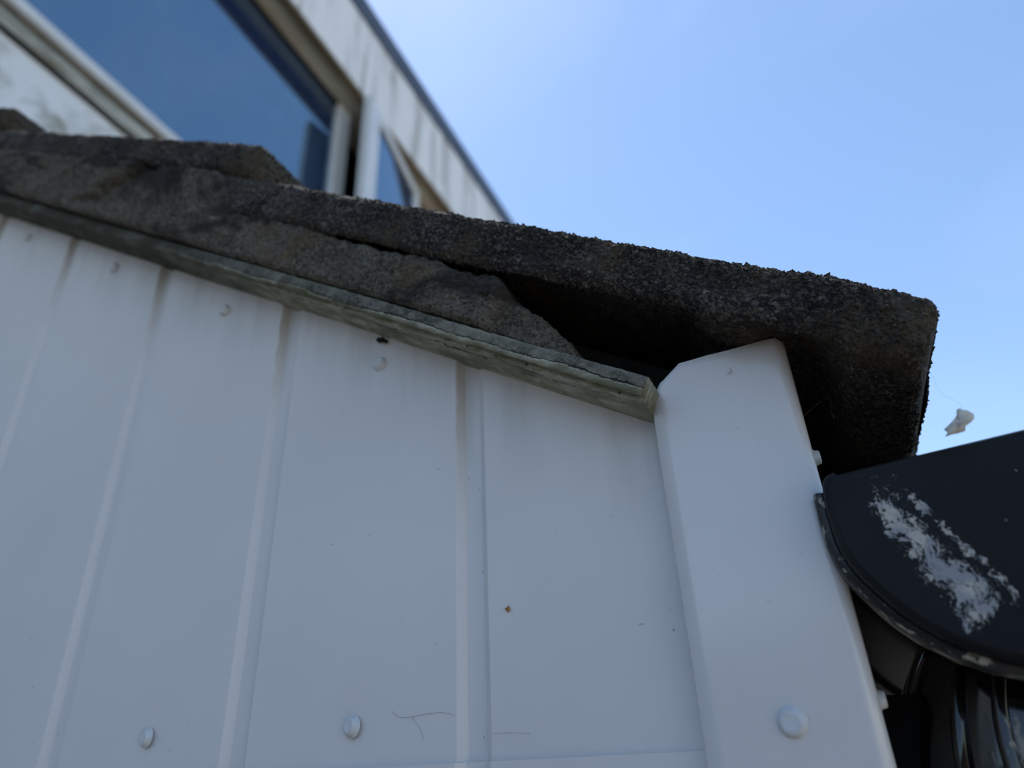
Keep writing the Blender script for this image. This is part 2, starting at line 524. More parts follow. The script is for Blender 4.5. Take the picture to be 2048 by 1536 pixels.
# ------------------------------------------------------------------ ground
def ground():
    n = N('grey_concrete_yard')
    b = n.mix(n.rng(n.noise(0.9, 7, 0.6), 0.3, 0.7), (0.27, 0.25, 0.22), (0.36, 0.335, 0.295))
    b = n.mix(n.rng(n.noise(140, 3), 0.4, 0.7, 0, 0.5), b, (0.21, 0.195, 0.17))
    n.bump(n.noise(60, 6, 0.7), 0.4, 0.01)
    m = n.done(b, rough=0.9, spec=0.2)
    me = bpy.data.meshes.new('ground')
    me.from_pydata([(-900, -900, 0), (900, -900, 0), (900, 900, 0), (-900, 900, 0)], [], [(0, 1, 2, 3)])
    me.materials.append(m)
    o = bpy.data.objects.new('ground', me)
    COL.objects.link(o)
    o['kind'] = 'structure'
ground()
def added_shade_wall():  # wall added out of view behind the camera to darken the white cladding
    n = N('old_brown_brick')
    br = n.t.nodes.new('ShaderNodeTexBrick')
    br.inputs['Color1'].default_value = (0.15, 0.085, 0.06, 1)
    br.inputs['Color2'].default_value = (0.20, 0.12, 0.085, 1)
    br.inputs['Mortar'].default_value = (0.24, 0.22, 0.19, 1)
    br.inputs['Scale'].default_value = 1.0
    br.inputs['Brick Width'].default_value = 0.225
    br.inputs['Row Height'].default_value = 0.075
    br.inputs['Mortar Size'].default_value = 0.006
    n.t.links.new(n.co((1, 1, 1), rot=(math.radians(90), 0, 0)), br.inputs['Vector'])
    m = n.done(br.outputs['Color'], rough=0.9, spec=0.2)
    bm = bmesh.new()
    for x0, x1, y0, y1, z0, z1 in ((-3.2, 2.9, -3.12, -2.90, 0.0, 2.30), (-3.25, 2.95, -3.15, -2.87, 2.301, 2.37)):
        v, f = box_geo(x0, x1, y0, y1, z0, z1)
        vs = [bm.verts.new(p) for p in v]
        for q in f: bm.faces.new([vs[i] for i in q])
    bmesh.ops.recalc_face_normals(bm, faces=bm.faces)
    me = bpy.data.meshes.new('added_shade_wall')
    bm.to_mesh(me); bm.free()
    me.materials.append(m)
    o = bpy.data.objects.new('added_shade_wall', me)
    COL.objects.link(o)
    o['kind'] = 'structure'
added_shade_wall()
GZ = -EYE / U        # ground level in survey units
XH = CAM[0] - 4.0    # face of the house wall

# ------------------------------------------------------------------ garage
garage = empty('garage', (0, 0, 0), 'garage corner with white grooved cladding under a weathered concrete tile verge', 'garage')

# --- cladding profile: flat pans with trapezoid channels
def clad_y(x):
    k = (x / GP) - math.floor(x / GP)
    d = k * GP
    if d < 0.006: return d
    if d < 0.020: return 0.006
    if d < 0.0265: return 0.0265 - d if 0.0265 - d < 0.006 else 0.006
    return 0.0

SCREWS_TOP = [(-0.727 + 0.0, 0.728), (-0.504, 0.592), (-0.289, 0.456), (-0.079, 0.330)]
SCREWS_LOW = [(-0.285, 0.032), (-0.084, 0.029)]
def dent(x, z):
    v = 0.0
    for sx, sz in SCREWS_TOP + SCREWS_LOW:
        r2 = ((x - sx) / 0.022) ** 2 + ((z - sz) / 0.026) ** 2
        if r2 < 9: v += 0.0013 * math.exp(-r2)
    return v

def clad_sheet(name, x0, x1, zb, ztop, yoff, dense_from):
    xs = []
    k0, k1 = math.floor(x0 / GP), math.ceil(x1 / GP)
    for k in range(k0, k1 + 1):
        b = k * GP
        pan = [0.035, 0.05, 0.065, 0.08, 0.095, 0.105, 0.115, 0.125, 0.135, 0.15, 0.165, 0.18, 0.195] if b >= dense_from else [0.08, 0.15]
        for d in [0.0, 0.0006, 0.0054, 0.006, 0.0125, 0.020, 0.0205, 0.0259, 0.0265, 0.0272] + pan + [0.2054]:
            if x0 <= b + d <= x1: xs.append(b + d)
    xs = sorted(set([x0] + xs + [x1]))
    rows = []
    nz_ = 46
    for j in range(nz_ + 1):
        r = []
        for x in xs:
            zt = ztop(x)
            z = zb + (zt - zb) * (j / nz_) ** (0.8)
            y = clad_y(x + 1e-7) + yoff + dent(x, z) + 0.0009 * noise.noise(Vector((x * 9, 0.3, z * 3.2)))
            r.append((x, y, z))
        rows.append(r)
    v, f = lattice(rows)
    o = mesh_obj(name, v, f, CLAD, garage)
    m = o.modifiers.new('thickness', 'SOLIDIFY')
    m.thickness = 0.0014 * U
    m.offset = 0
    return o

upper = clad_sheet('wall_sheet', XH + 0.02, 0.255, -0.030, lambda x: Z0 - TP * x + 0.009, 0.0, -0.9)
lower = clad_sheet('wall_sheet', XH + 0.02, 0.255, GZ, lambda x: 0.003, -0.0030, -0.9)
upper['label'] = 'upper white cladding sheet below the sloping board'
lower['label'] = 'lower white cladding sheet lapped over the upper one'

# --- screw caps
def cap_mesh(r, h, name='screw'):
    prof = [(0.0, h * 0.93), (0.45 * r, h * 0.93), (0.62 * r, h), (0.80 * r, h * 0.93), (0.90 * r, h * 0.70), (0.93 * r, h * 0.25),
            (1.10 * r, h * 0.16), (1.16 * r, 0.0)]
    seg = 24
    rows = []
    for rr, hh in prof[1:]:
        rows.append([(rr * math.cos(2 * math.pi * k / seg), -hh, rr * math.sin(2 * math.pi * k / seg)) for k in range(seg)])
    v, f = lattice(rows, closed=True)
    v.append((0, -prof[0][1], 0))
    c = len(v) - 1
    for k in range(seg):
        f.append((k, (k + 1) % seg, c))
    me = bpy.data.meshes.new(name)
    me.from_pydata([(a * U, b * U, d * U) for a, b, d in v], [], f)
    bm = bmesh.new(); bm.from_mesh(me)
    bmesh.ops.recalc_face_normals(bm, faces=bm.faces)
    bm.to_mesh(me); bm.free()
    me.polygons.foreach_set('use_smooth', [True] * len(me.polygons))
    me.materials.append(RIVET)
    return me
CAPM = cap_mesh(0.0066, 0.0046)
def screw(p, parent, rot=(0, 0, 0), me=CAPM):
    o = bpy.data.objects.new('screw', me)
    COL.objects.link(o)
    o.parent = parent
    o.matrix_parent_inverse = Matrix.Translation(-parent_world(parent))
    o.location = M(p)
    o.rotation_euler = rot
    return o
for i, (x, z) in enumerate(SCREWS_TOP):
    screw((x, 0.0002, z), upper, (0.05 * rnd.uniform(-1, 1), 0, 0.06 * rnd.uniform(-1, 1)))
for i, (x, z) in enumerate(SCREWS_LOW):
    screw((x, -0.0008, z), upper, (-0.10, 0, -0.22))

# --- corner trim
def corner_trim():
    sec = [(0.1675, -0.0012), (0.1668, -0.004), (0.1655, -0.0125), (0.1653, -0.0140), (0.1660, -0.0152), (0.1700, -0.0180), (0.1735, -0.0196), (0.1750, -0.0199), (0.1770, -0.0200),
           (0.190, -0.0201), (0.200, -0.0202), (0.210, -0.0202), (0.220, -0.0201), (0.230, -0.0200), (0.240, -0.0199), (0.248, -0.0199), (0.2505, -0.0199)]
    for k in range(1, 10):
        a = math.radians(90 * k / 10)
        sec.append((0.2515 + 0.0095 * math.sin(a), -0.0104 - 0.0095 * math.cos(a)))
    sec += [(0.2610, -0.0095), (0.2610, -0.007), (0.2610, 0.02), (0.2612, 0.06), (0.2612, 0.14)]
    top = [(0.165, 0.2125), (0.1665, 0.2235), (0.1690, 0.2280), (0.1730, 0.2328), (0.1785, 0.2375), (0.1800, 0.2425), (0.1835, 0.2445), (0.1900, 0.2465),
           (0.2100, 0.2472), (0.2350, 0.2482), (0.2500, 0.2490), (0.2560, 0.2486), (0.2600, 0.2470), (0.2612, 0.2450)]
    zs = [GZ, -2.0, -1.0, -0.5, -0.25] + [-0.15 + 0.012 * i for i in range(30)]
    rows = []
    for z in zs:
        rows.append([(x + 0.0006 * noise.noise(Vector((x * 4, 1, z * 6))), y + 0.0006 * noise.noise(Vector((x * 9, 2, z * 4))), z) for x, y in sec])
    base = zs[-1]
    for i in range(1, 9):
        r = []
        for k, (x, y) in enumerate(sec):
            zt = interp(top, x) + 0.0008 * noise.noise(Vector((x * 420, 0, 0)))
            if y > -0.0085 and k > 8: zt = 0.2455 - 0.1 * max(0, y)
            if k < 2: zt = 0.211
            z = min(base, zt - 0.004) + (zt - min(base, zt - 0.004)) * i / 8
            r.append((x + 0.0006 * noise.noise(Vector((x * 4, 1, z * 6))), y + 0.0006 * noise.noise(Vector((x * 9, 2, z * 4))), z))
        rows.append(r)
    # rows below the cut must not poke above it on the low left edge
    for r in rows[:-8]:
        for k, p in enumerate(r):
            lim = rows[-8][k][2] - 0.001
            if p[2] > lim: r[k] = (p[0], p[1], lim)
    v, f = lattice(rows)
    o = mesh_obj('corner_trim', v, f, FLASH, garage, sm=True)
    m = o.modifiers.new('thickness', 'SOLIDIFY')
    m.thickness = 0.0022 * U
    m.offset = -1
    w = o.modifiers.new('weighted', 'WEIGHTED_NORMAL')
    w.keep_sharp = False
    w.weight = 90
    o['label'] = 'folded white metal corner trim with a rough cut top'
    return o
trim = corner_trim()
screw((0.2155, -0.0200, 0.0143), trim, (0.03, 0, -0.05), cap_mesh(0.0074, 0.0040))
SIDECAP = cap_mesh(0.0052, 0.0042)
for z in (0.170, 0.024, -0.2):
    screw((0.2612, 0.010, z), trim, (0, 0, math.radians(90)), SIDECAP)

# --- side wall and timber behind the gutter
box('side_wall', (0.18, 0.2595, 0.145, 12.0, GZ, 0.10), CLAD, garage)
box('fascia_board', (0.200, 0.2440, 0.16, 12.0, 0.101, 0.215), BLACKWOOD, garage)
v, f = box_geo(-4.35, 0.200, 0.030, 12.0, 0.018, 0.055)
roof = mesh_obj('roof', [SL(x, y, t) for x, y, t in v], f, FELT, garage)
v, f = box_geo(-4.3, 0.170, 0.012, 0.09, -0.16, 0.0175)
mesh_obj('verge_rafter', [SL(x, y, t) for x, y, t in v], f, BLACKWOOD, garage)

# --- undercloak board
def undercloak():
    S0, S1, n = -1.75, 0.192, 900
    rows = []
    for i in range(n + 1):
        s = S0 + (S1 - S0) * i / n
        sag = 0.0012 * noise.noise(Vector((s * 3.3, 8, 0)))
        e = 0.0004 * fb(s * 30, 3, 0) + 0.0012 * noise.noise(Vector((s * 9, 5, 0)))
        lip = 0.0056 + 0.0055 * fb(s * 14, 11, 0) + 0.0022 * fb(s * 95, 1, 2)   # ragged flaked skin
        lip = max(0.0012, min(0.0115, lip))
        open_ = smooth(-0.42, -0.10, s) * (0.45 + 0.55 * smooth(-0.3, 0.3, noise.noise(Vector((s * 14, 4, 4)))))
        gap = 0.0042 * open_
        j = 0.0011 * fb(s * 120, 7, 1)
        fy = -0.0500 + e
        def und(y):      # delaminated layers on the underside
            e1 = smooth(0.02, 0.10, noise.noise(Vector((s * 11, y * 55, 2.0))) + 0.35 * noise.noise(Vector((s * 60, y * 200, 5.0))))
            e2 = smooth(0.05, 0.12, noise.noise(Vector((s * 17 + 9, y * 70, 7.0))) + 0.35 * noise.noise(Vector((s * 75, y * 230, 1.0))))
            fade = smooth(-0.004, -0.014, y)
            return fade * (0.0013 * e1 + 0.0010 * e2) * (0.4 + 0.6 * smooth(-0.5, -0.1, s)) + 0.0003 * fb(s * 60, y * 60, 1)
        pts = [(0.030, 0.0), (0.012, 0.0), (0.006, 0.0), (0.0, 0.0)]
        yy = -0.004
        while yy > fy + 0.0095:
            pts.append((yy, und(yy)))
            yy -= 0.0026
        while len(pts) < 19: pts.append((fy + 0.0095, und(fy + 0.0095)))
        pts = pts[:19]
        pts += [(fy + 0.0085 + j * 2, 0.0004), (fy + 0.0068 + j * 2, 0.0008), (fy + 0.0060 + j + lip * .3, 0.0012 + gap), (fy + 0.0035 + lip * .3, 0.0016 + gap),
                (fy + 0.0030 + j, 0.0006 + 0.3 * lip), (fy + 0.0008 + j, 0.0015 + 0.35 * lip), (fy, 0.0045), (fy + 0.15 * j, 0.008), (fy - 0.1 * j, 0.0120), (fy + 0.0004, 0.0150 + j),
                (fy + 0.0016, 0.0160 + 0.6 * j), (-0.030, 0.0165), (0.0, 0.0165), (0.028, 0.0165)]
        rows.append([SL(s - 0.006 * smooth(-0.01, -0.05, y) * 0, y, t + sag) for y, t in pts])
    v, f = lattice(rows, closed=True)
    k = len(rows[0])
    f.append(tuple(range(k)))
    f.append(tuple(range(len(v) - k, len(v))))
    o = mesh_obj('undercloak_board', v, f, CLOAK, roof, sm=True)
    o['label'] = 'mossy flaking fibre cement strip under the tiles'
    return o
undercloak()

# --- mortar bedding
def mortar():
    top = [(-1.75, 0.085), (-1.40, 0.100), (-1.06, 0.112), (-1.035, 0.112), (-1.02, 0.078), (-0.985, 0.083), (-0.68, 0.098), (-0.55, 0.104), (-0.43, 0.110), (-0.385, 0.111), (-0.365, 0.100), (-0.352, 0.0895), (-0.2906, 0.0818),
           (-0.2533, 0.0779), (-0.1981, 0.0685), (-0.137, 0.0648), (-0.0899, 0.0641), (-0.058, 0.0655), (-0.0453, 0.0668), (-0.024, 0.0640), (-0.0024, 0.0606), (0.0217, 0.0612),
           (0.0355, 0.0636), (0.0430, 0.0605), (0.0483, 0.0554), (0.0638, 0.0495), (0.0912, 0.0424), (0.1053, 0.037), (0.120, 0.029), (0.1283, 0.0215), (0.133, 0.0185)]
    n, kv = 1150, 40
    S0, S1 = -1.75, 0.133
    rows = []
    for i in range(n + 1):
        s = S0 + (S1 - S0) * i / n
        tt = interp(top, s) + 0.0026 * fb(s * 55, 2, 0) + 0.0013 * fb(s * 220, 0, 3)
        tb = 0.0188 + 0.0010 * fb(s * 30, 9, 0)
        tt = max(tt, tb + 0.0008)
        back = 0.016 * smooth(0.040, 0.056, s) + 0.010 * smooth(0.056, 0.13, s)
        r = [SL(s, 0.03, tb)]
        for k in range(kv + 1):
            q = k / kv
            t = tb + (tt - tb) * q
            y = -0.0515 - 0.0085 * smooth(-0.30, -0.40, s) + 0.0030 * fb(s * 17, t * 30, 4) + 0.0020 * fb(s * 85, t * 100, 1) + 0.0011 * fb(s * 260, t * 260, 6) + back
            # missing lump: a slanting hollow up the slope
            hol = smooth(0.034, 0.012, abs((s + 0.585) - (t - 0.06) * 1.3 + 0.02 * noise.noise(Vector((t * 40, s * 20, 0))))) * smooth(0.0, 0.03, t - 0.02)
            y += 0.014 * hol
            edge = min(q, 1 - q) * (tt - tb)
            y += 0.004 * (1 - smooth(0, 0.005, edge)) ** 2
            r.append(SL(s, y, t))
        r.append(SL(s, 0.0, tt + 0.001))
        r.append(SL(s, 0.03, tt))
        rows.append(r)
    v, f = lattice(rows, closed=True)
    k = len(rows[0])
    f.append(tuple(range(k)))
    f.append(tuple(range(len(v) - k, len(v))))
    o = mesh_obj('mortar_bed', v, f, MORTAR, roof)
    o['label'] = 'cracked grey brown mortar bed broken away towards the eaves'
    return o
MORTAR_BED = mortar()

# --- roof tiles
TW, TL, TH = 0.600, 0.840, 0.046
def tile_rows(ns, detail):
    rows = []
    stations = []
    for i in range(ns + 1):
        q = i / ns
        stations.append(-TL + (TL - 0.012) * q)
    for a in (15, 30, 45, 60, 75, 88):
        stations.append(-0.012 + 0.012 * math.sin(math.radians(a)))
    def ribs(s):
        nose = smooth(-0.074, -0.034, s)
        bar = smooth(-0.172, -0.128, s) * (1 - smooth(-0.116, -0.078, s)) * 0.95
        return max(nose, bar)
    def rimf(s):
        return 0.74 + 0.26 * (1 - smooth(-0.315, -0.20, s))
    def F(s):
        return 0.026 + (TH - 0.026) * max(rimf(s), ribs(s))
    def B(s, y):
        rim = rimf(s) * (1 - smooth(0.003, 0.034, y + 0.005 * noise.noise(Vector((s * 12, 3, 0)))))
        return -(0.026 + (TH - 0.026) * max(rim, ribs(s)))
    nb = 46 if detail else 10
    for s in stations:
        r_ = 0.0
        if s > -0.012:
            c = (s + 0.012) / 0.012
            r_ = 0.010 * (1 - math.sqrt(max(0, 1 - c * c)))
        y0 = r_ * 0.9
        r = []
        ys = [TW * (1 - k / nb) ** 1.7 for k in range(nb)]
        ys = [y for y in ys if y > 0.010] + [0.0085]
        for y in ys:
            r.append((s, max(y, y0 + 0.0085), B(s, y) + r_))
        for a in (25, 50, 75):
            a = math.radians(a)
            r.append((s, y0 + 0.0085 - 0.0085 * math.sin(a), -F(s) + 0.0085 - 0.0085 * math.cos(a) + r_))
        for k in range(9 if detail else 2):
            q = (k + 0.5) / (9 if detail else 2)
            r.append((s, y0, (-F(s) + 0.0085 + r_) * (1 - q) + (-0.009 - r_) * q))
        for a in (20, 45, 70):
            a = math.radians(a)
            r.append((s, y0 + 0.009 - 0.009 * math.cos(a), -0.009 + 0.009 * math.sin(a) - r_))
        for k in range(8 if detail else 3):
            r.append((s, y0 + 0.010 + (TW - 0.010 - y0) * (k / (7 if detail else 2)) ** 1.8, -r_))
        rows.append(r)
    return rows

def make_tile(name, ns, detail, seed):
    rows = tile_rows(ns, detail)
    v, f = lattice(rows, closed=True)
    k = len(rows[0])
    f.append(tuple(range(k)))
    f.append(tuple(range(len(v) - k, len(v))))
    me = bpy.data.meshes.new(name)
    me.from_pydata(v, [], f)
    bm = bmesh.new(); bm.from_mesh(me)
    bmesh.ops.recalc_face_normals(bm, faces=bm.faces)
    bm.normal_update()
    if detail:
        for w in bm.verts:
            p, nn = w.co, w.normal
            if p.y > 0.3: continue
            d = 0.0024 * fb(p.x * 17 + seed, p.y * 17, p.z * 17, 3) + 0.0012 * fb(p.x * 150 + seed, p.y * 150, p.z * 150, 2)
            w.co = p + nn * d
    bm.to_mesh(me); bm.free()
    me.materials.append(TILE)
    return me

def tile_grit(me, count, seed, size=(0.0007, 0.0021), smax=-0.70):
    """crumbly aggregate grains standing on the outer faces of a tile (local tile units)"""
    r = random.Random(seed)
    cand, acc, tot = [], [], 0.0
    for p in me.polygons:
        if len(p.vertices) != 4: continue
        c, nn = p.center, p.normal
        w = 0.0
        if c.x > smax:
            if c.y < 0.012: w = 1.0
            elif c.y < 0.018 and nn.z < 0.3: w = 0.7
            elif c.x > -0.040 and c.y < 0.40: w = 0.75
            elif c.x > -0.165 and c.x < -0.085 and c.y < 0.10 and nn.z < 0: w = 0.6
            elif nn.z > 0.5 and c.y < 0.05: w = 0.5
        w *= 0.25 + 0.75 * smooth(-0.55, -0.10, c.x + 0.12 * noise.noise(c * 14))
        w *= 0.25 + 1.5 * smooth(-0.35, 0.35, noise.noise(c * 26 + Vector((4, 4, 4))))
        if w:
            tot += w * p.area
            cand.append(p.index); acc.append(tot)
    import bisect
    vs, fs = [], []
    for _ in range(count):
        p = me.polygons[cand[min(len(cand) - 1, bisect.bisect(acc, r.random() * tot))]]
        q = [me.vertices[i].co for i in p.vertices]
        a, b = r.random(), r.random()
        pos = q[0].lerp(q[1], a).lerp(q[3].lerp(q[2], a), b)
        nn = p.normal
        R = r.uniform(*size) * (r.uniform(1.4, 2.2) if r.random() < 0.05 else 1.0)
        rot = Matrix.Rotation(r.uniform(0, 6.28), 3, Vector((r.uniform(-1, 1), r.uniform(-1, 1), r.uniform(-1, 1))).normalized())
        b0 = len(vs)
        for d in ((1, 0, 0), (-1, 0, 0), (0, 1, 0), (0, -1, 0), (0, 0, 1), (0, 0, -1)):
            w = rot @ Vector((d[0] * r.uniform(.7, 1.2), d[1] * r.uniform(.6, 1.1), d[2] * r.uniform(.4, .9)))
            vs.append(pos - nn * (R * 0.12) + w * R)
        for t in ((0, 2, 4), (2, 1, 4), (1, 3, 4), (3, 0, 4), (2, 0, 5), (1, 2, 5), (3, 1, 5), (0, 3, 5)):
            fs.append(tuple(b0 + i for i in t))
    g = bpy.data.meshes.new('tile_grit')
    g.from_pydata([tuple(x * U for x in w) for w in vs], [], fs)
    g.materials.append(TILE)
    return g

def mortar_grit(o, count, seed):
    r = random.Random(seed)
    me = o.data
    import bisect
    cand, acc, tot = [], [], 0.0
    for p in me.polygons:
        if len(p.vertices) == 4 and p.center.y < -0.012 and p.center.x > -0.62:
            tot += p.area * (0.4 + 1.2 * max(0.0, noise.noise(p.center * 70) + 0.3))
            cand.append(p.index); acc.append(tot)
    vs, fs = [], []
    for _ in range(count):
        p = me.polygons[cand[min(len(cand) - 1, bisect.bisect(acc, r.random() * tot))]]
        q = [me.vertices[i].co for i in p.vertices]
        a, b = r.random(), r.random()
        pos = q[0].lerp(q[1], a).lerp(q[3].lerp(q[2], a), b)
        R = r.uniform(0.0003, 0.0009) * (1.6 if r.random() < 0.04 else 1.0)
        rot = Matrix.Rotation(r.uniform(0, 6.28), 3, Vector((r.uniform(-1, 1), r.uniform(-1, 1), r.uniform(-1, 1))).normalized())
        b0 = len(vs)
        for d in ((1, 0, 0), (-1, 0, 0), (0, 1, 0), (0, -1, 0), (0, 0, 1), (0, 0, -1)):
            vs.append(pos + rot @ Vector((d[0] * r.uniform(.7, 1.2), d[1] * r.uniform(.6, 1.1), d[2] * r.uniform(.4, .9))) * R)
        for t in ((0, 2, 4), (2, 1, 4), (1, 3, 4), (3, 0, 4), (2, 0, 5), (1, 2, 5), (3, 1, 5), (0, 3, 5)):
            fs.append(tuple(b0 + i for i in t))
    g = bpy.data.meshes.new('mortar_grit')
    g.from_pydata([tuple(w) for w in vs], [], fs)
    g.materials.append(MORTAR)
    k = bpy.data.objects.new('mortar_grit', g)
    COL.objects.link(k)
    k.parent = roof
    k['kind'] = 'stuff'
mortar_grit(MORTAR_BED, 26000, 12)

def scale_mesh(me):
    me.transform(Matrix.Scale(U, 4))

T_EAVE = make_tile('tile', 360, True, 1.7)
T_VERGE = make_tile('tile', 200, True, 9.2)
T_BACK = make_tile('tile', 24, False, 0.0)
G_EAVE = tile_grit(T_EAVE, 34000, 3)
G_VERGE = tile_grit(T_VERGE, 12000, 4)
for m in (T_EAVE, T_VERGE, T_BACK): scale_mesh(m)

def put_tile(me, s, t, y, tilt, name='tile', kind=None):
    o = bpy.data.objects.new(name, me)
    COL.objects.link(o)
    o.parent = roof
    o.location = M(SL(s, y, t))
    o.rotation_euler = (0, PITCH - tilt, 0)
    if kind: o['kind'] = kind
    return o
courses = [(0.343, 0.1135, 0.0), (-0.345, 0.1590, 0.051), (-1.030, 0.1700, 0.067), (-1.715, 0.1700, 0.067), (-2.400, 0.1700, 0.067), (-3.085, 0.1700, 0.067), (-3.77, 0.1700, 0.067)]
for i, (s, t, tilt) in enumerate(courses):
    o = put_tile(T_EAVE if i == 0 else T_VERGE, s, t, -0.055, tilt)
    if i == 0: o['label'] = 'lowest verge tile, rough edged and overhanging the gutter'
    if i < 3:
        put_tile(G_EAVE if i == 0 else G_VERGE, s, t, -0.055, tilt, 'tile_grit', 'stuff')
    for c in range(1, 9):
        if i > 0 and c > 4: break
        put_tile(T_BACK, s, t, -0.055 + (TW + 0.004) * c, tilt)

# ------------------------------------------------------------------ gutter
gutter = empty('rain_gutter', M((0.385, -0.04, 0.0)), 'black half round gutter with paint smeared end cap beside white corner trim', 'gutter')
def prof(off=0.0, depth=1.0):
    """right half mirrored from the left: deep half-round"""
    cx = 0.388
    left = [(0.2680, 0.1424), (0.2635, 0.1408), (0.2608, 0.1372), (0.2596, 0.1300), (0.2593, 0.1200), (0.2605, 0.1000), (0.2655, 0.0850), (0.2735, 0.0715), (0.2835, 0.0580), (0.2960, 0.0455), (0.3090, 0.0365),
            (0.3240, 0.0290), (0.3450, 0.0225), (0.3660, 0.0195)]
    pts = left + [(cx, 0.0188)] + [(2 * cx - x, z) for x, z in reversed(left)]
    c = Vector((cx, 0.10))
    out = []
    for i, (x, z) in enumerate(pts):
        a = Vector(pts[max(0, i - 1)]); b = Vector(pts[min(len(pts) - 1, i + 1)])
        d = (b - a).normalized()
        nrm = Vector((d.y, -d.x))        # outward for a left-to-right bottom run
        p = Vector((x, z)) + nrm * off
        out.append((p.x, p.y + 0.075 * (p.x - 0.26)))
    return out
def refine(pts, n=3):
    out = []
    for i in range(len(pts) - 1):
        p0 = Vector(pts[max(0, i - 1)]); p1 = Vector(pts[i]); p2 = Vector(pts[i + 1]); p3 = Vector(pts[min(len(pts) - 1, i + 2)])
        for k in range(n):
            t = k / n
            out.append(tuple(0.5 * ((2 * p1) + (p2 - p0) * t + (2 * p0 - 5 * p1 + 4 * p2 - p3) * t * t + (3 * p1 - p0 - 3 * p2 + p3) * t ** 3)))
    out.append(tuple(pts[-1]))
    return out
def gutter_parts():
    # end cap: face, rounded shoulder, skirt
    def ring(off, y): return [(x, y, z) for x, z in refine(prof(off))]
    inner = [(-0.004, -0.0395), (-0.0022, -0.0388), (-0.0008, -0.0372), (0.0, -0.0350)]
    rows = [ring(o, y) for o, y in inner] + [ring(0.0, -0.022)]
    v, f = lattice(rows)
    n = len(rows[0])
    # flat face as a fan of quads between the left and right halves
    h = n // 2
    for k in range(h - 1):
        f.append((k, k + 1, n - 2 - k, n - 1 - k))
    f.append((h - 1, h, h + 1))
    # turned-in top lip
    b = len(v)
    tl, tr = rows[0][0], rows[0][-1]
    v += [(tl[0] + 0.001, -0.036, tl[2] + 0.0018), (tr[0] - 0.001, -0.036, tr[2] + 0.0018), (tl[0] + 0.001, -0.022, tl[2] + 0.0018), (tr[0] - 0.001, -0.022, tr[2] + 0.0018)]
    f.append((0, n - 1, b + 1, b)); f.append((b, b + 1, b + 3, b + 2))
    cap = mesh_obj('end_cap', v, f, GUTTER, gutter)
    # rim bead around the cap
    path = refine(prof(0.0008), 4)[10:-10]
    rows = []
    for i, (x, z) in enumerate(path):
        a = Vector(path[max(0, i - 1)]); bb = Vector(path[min(len(path) - 1, i + 1)])
        d = (bb - a).normalized(); nr = Vector((d.y, -d.x))
        sec = [(0.000, -0.0290), (0.0030, -0.0285), (0.0044, -0.0262), (0.0046, -0.018), (0.0040, -0.0095), (0.0020, -0.0080), (-0.001, -0.0078), (-0.001, -0.029)]
        wob = 0.0005 * noise.noise(Vector((i * 0.4, 0, 0)))
        rows.append([(x + nr.x * (o + wob), y, z + nr.y * (o + wob)) for o, y in sec])
    v, f = lattice(rows, closed=True)
    f.append(tuple(range(8))); f.append(tuple(range(len(v) - 8, len(v))))
    mesh_obj('rim', v, f, RIM, cap, sm=True)
    # trough
    rows = []
    for y in [-0.020, 0.1, 0.3, 0.6, 1.0, 2, 4, 8, 12.0]:
        rows.append([(x, y, z) for x, z in refine(prof(-0.003))])
    v, f = lattice(rows)
    tr = mesh_obj('trough', v, f, GUTTER_PLAIN, gutter, sm=True)
    m = tr.modifiers.new('thickness', 'SOLIDIFY'); m.thickness = 0.004 * U; m.offset = -1
    # support brackets hugging the trough
    for y in (0.42, 1.9, 3.6):
        rows = []
        for yy, off in ((y, -0.002), (y, 0.004), (y + 0.05, 0.004), (y + 0.05, -0.002)):
            rows.append([(x, yy, z) for x, z in refine(prof(off))])
        v, f = lattice(rows)
        mesh_obj('bracket', v, f, GUTTER_PLAIN, gutter)
        box('bracket_arm', (0.244, 0.262, y + 0.005, y + 0.045, 0.09, 0.155), GUTTER_PLAIN, gutter)
GUTTER_PLAIN = mat_plain('black_gutter_underside', (0.006, 0.006, 0.006), 0.6, 0.06, 0.3, 40)
gutter_parts()

# ------------------------------------------------------------------ downpipe
downpipe = empty('downpipe', M((0.337, 0.072, GZ)), 'glossy black downpipe with ribbed socket below the gutter end', 'downpipe')
def catm(pts, n=8):
    out = []
    for i in range(len(pts) - 1):
        p0 = Vector(pts[max(0, i - 1)]); p1 = Vector(pts[i]); p2 = Vector(pts[i + 1]); p3 = Vector(pts[min(len(pts) - 1, i + 2)])
        for k in range(n):
            t = k / n
            out.append(0.5 * ((2 * p1) + (p2 - p0) * t + (2 * p0 - 5 * p1 + 4 * p2 - p3) * t * t + (3 * p1 - p0 - 3 * p2 + p3) * t ** 3))
    out.append(Vector(pts[-1]))
    return out
PX, PY = 0.333, 0.070
def ring_part(name, zr):
    v, f = tube([(PX, PY, z) for z, r in zr], [r for z, r in zr], 40)
    return mesh_obj(name, v, f, PIPE, downpipe, sm=True)
bend = catm([(0.386, 0.086, 0.085), (0.378, 0.083, 0.060), (0.358, 0.077, 0.030), (PX + 0.008, PY, 0.000), (PX, PY, -0.035), (PX, PY, -0.08)], 12)
v, f = tube(bend, 0.0655, 56)
mesh_obj('swan_neck', v, f, PIPE, downpipe, sm=True)
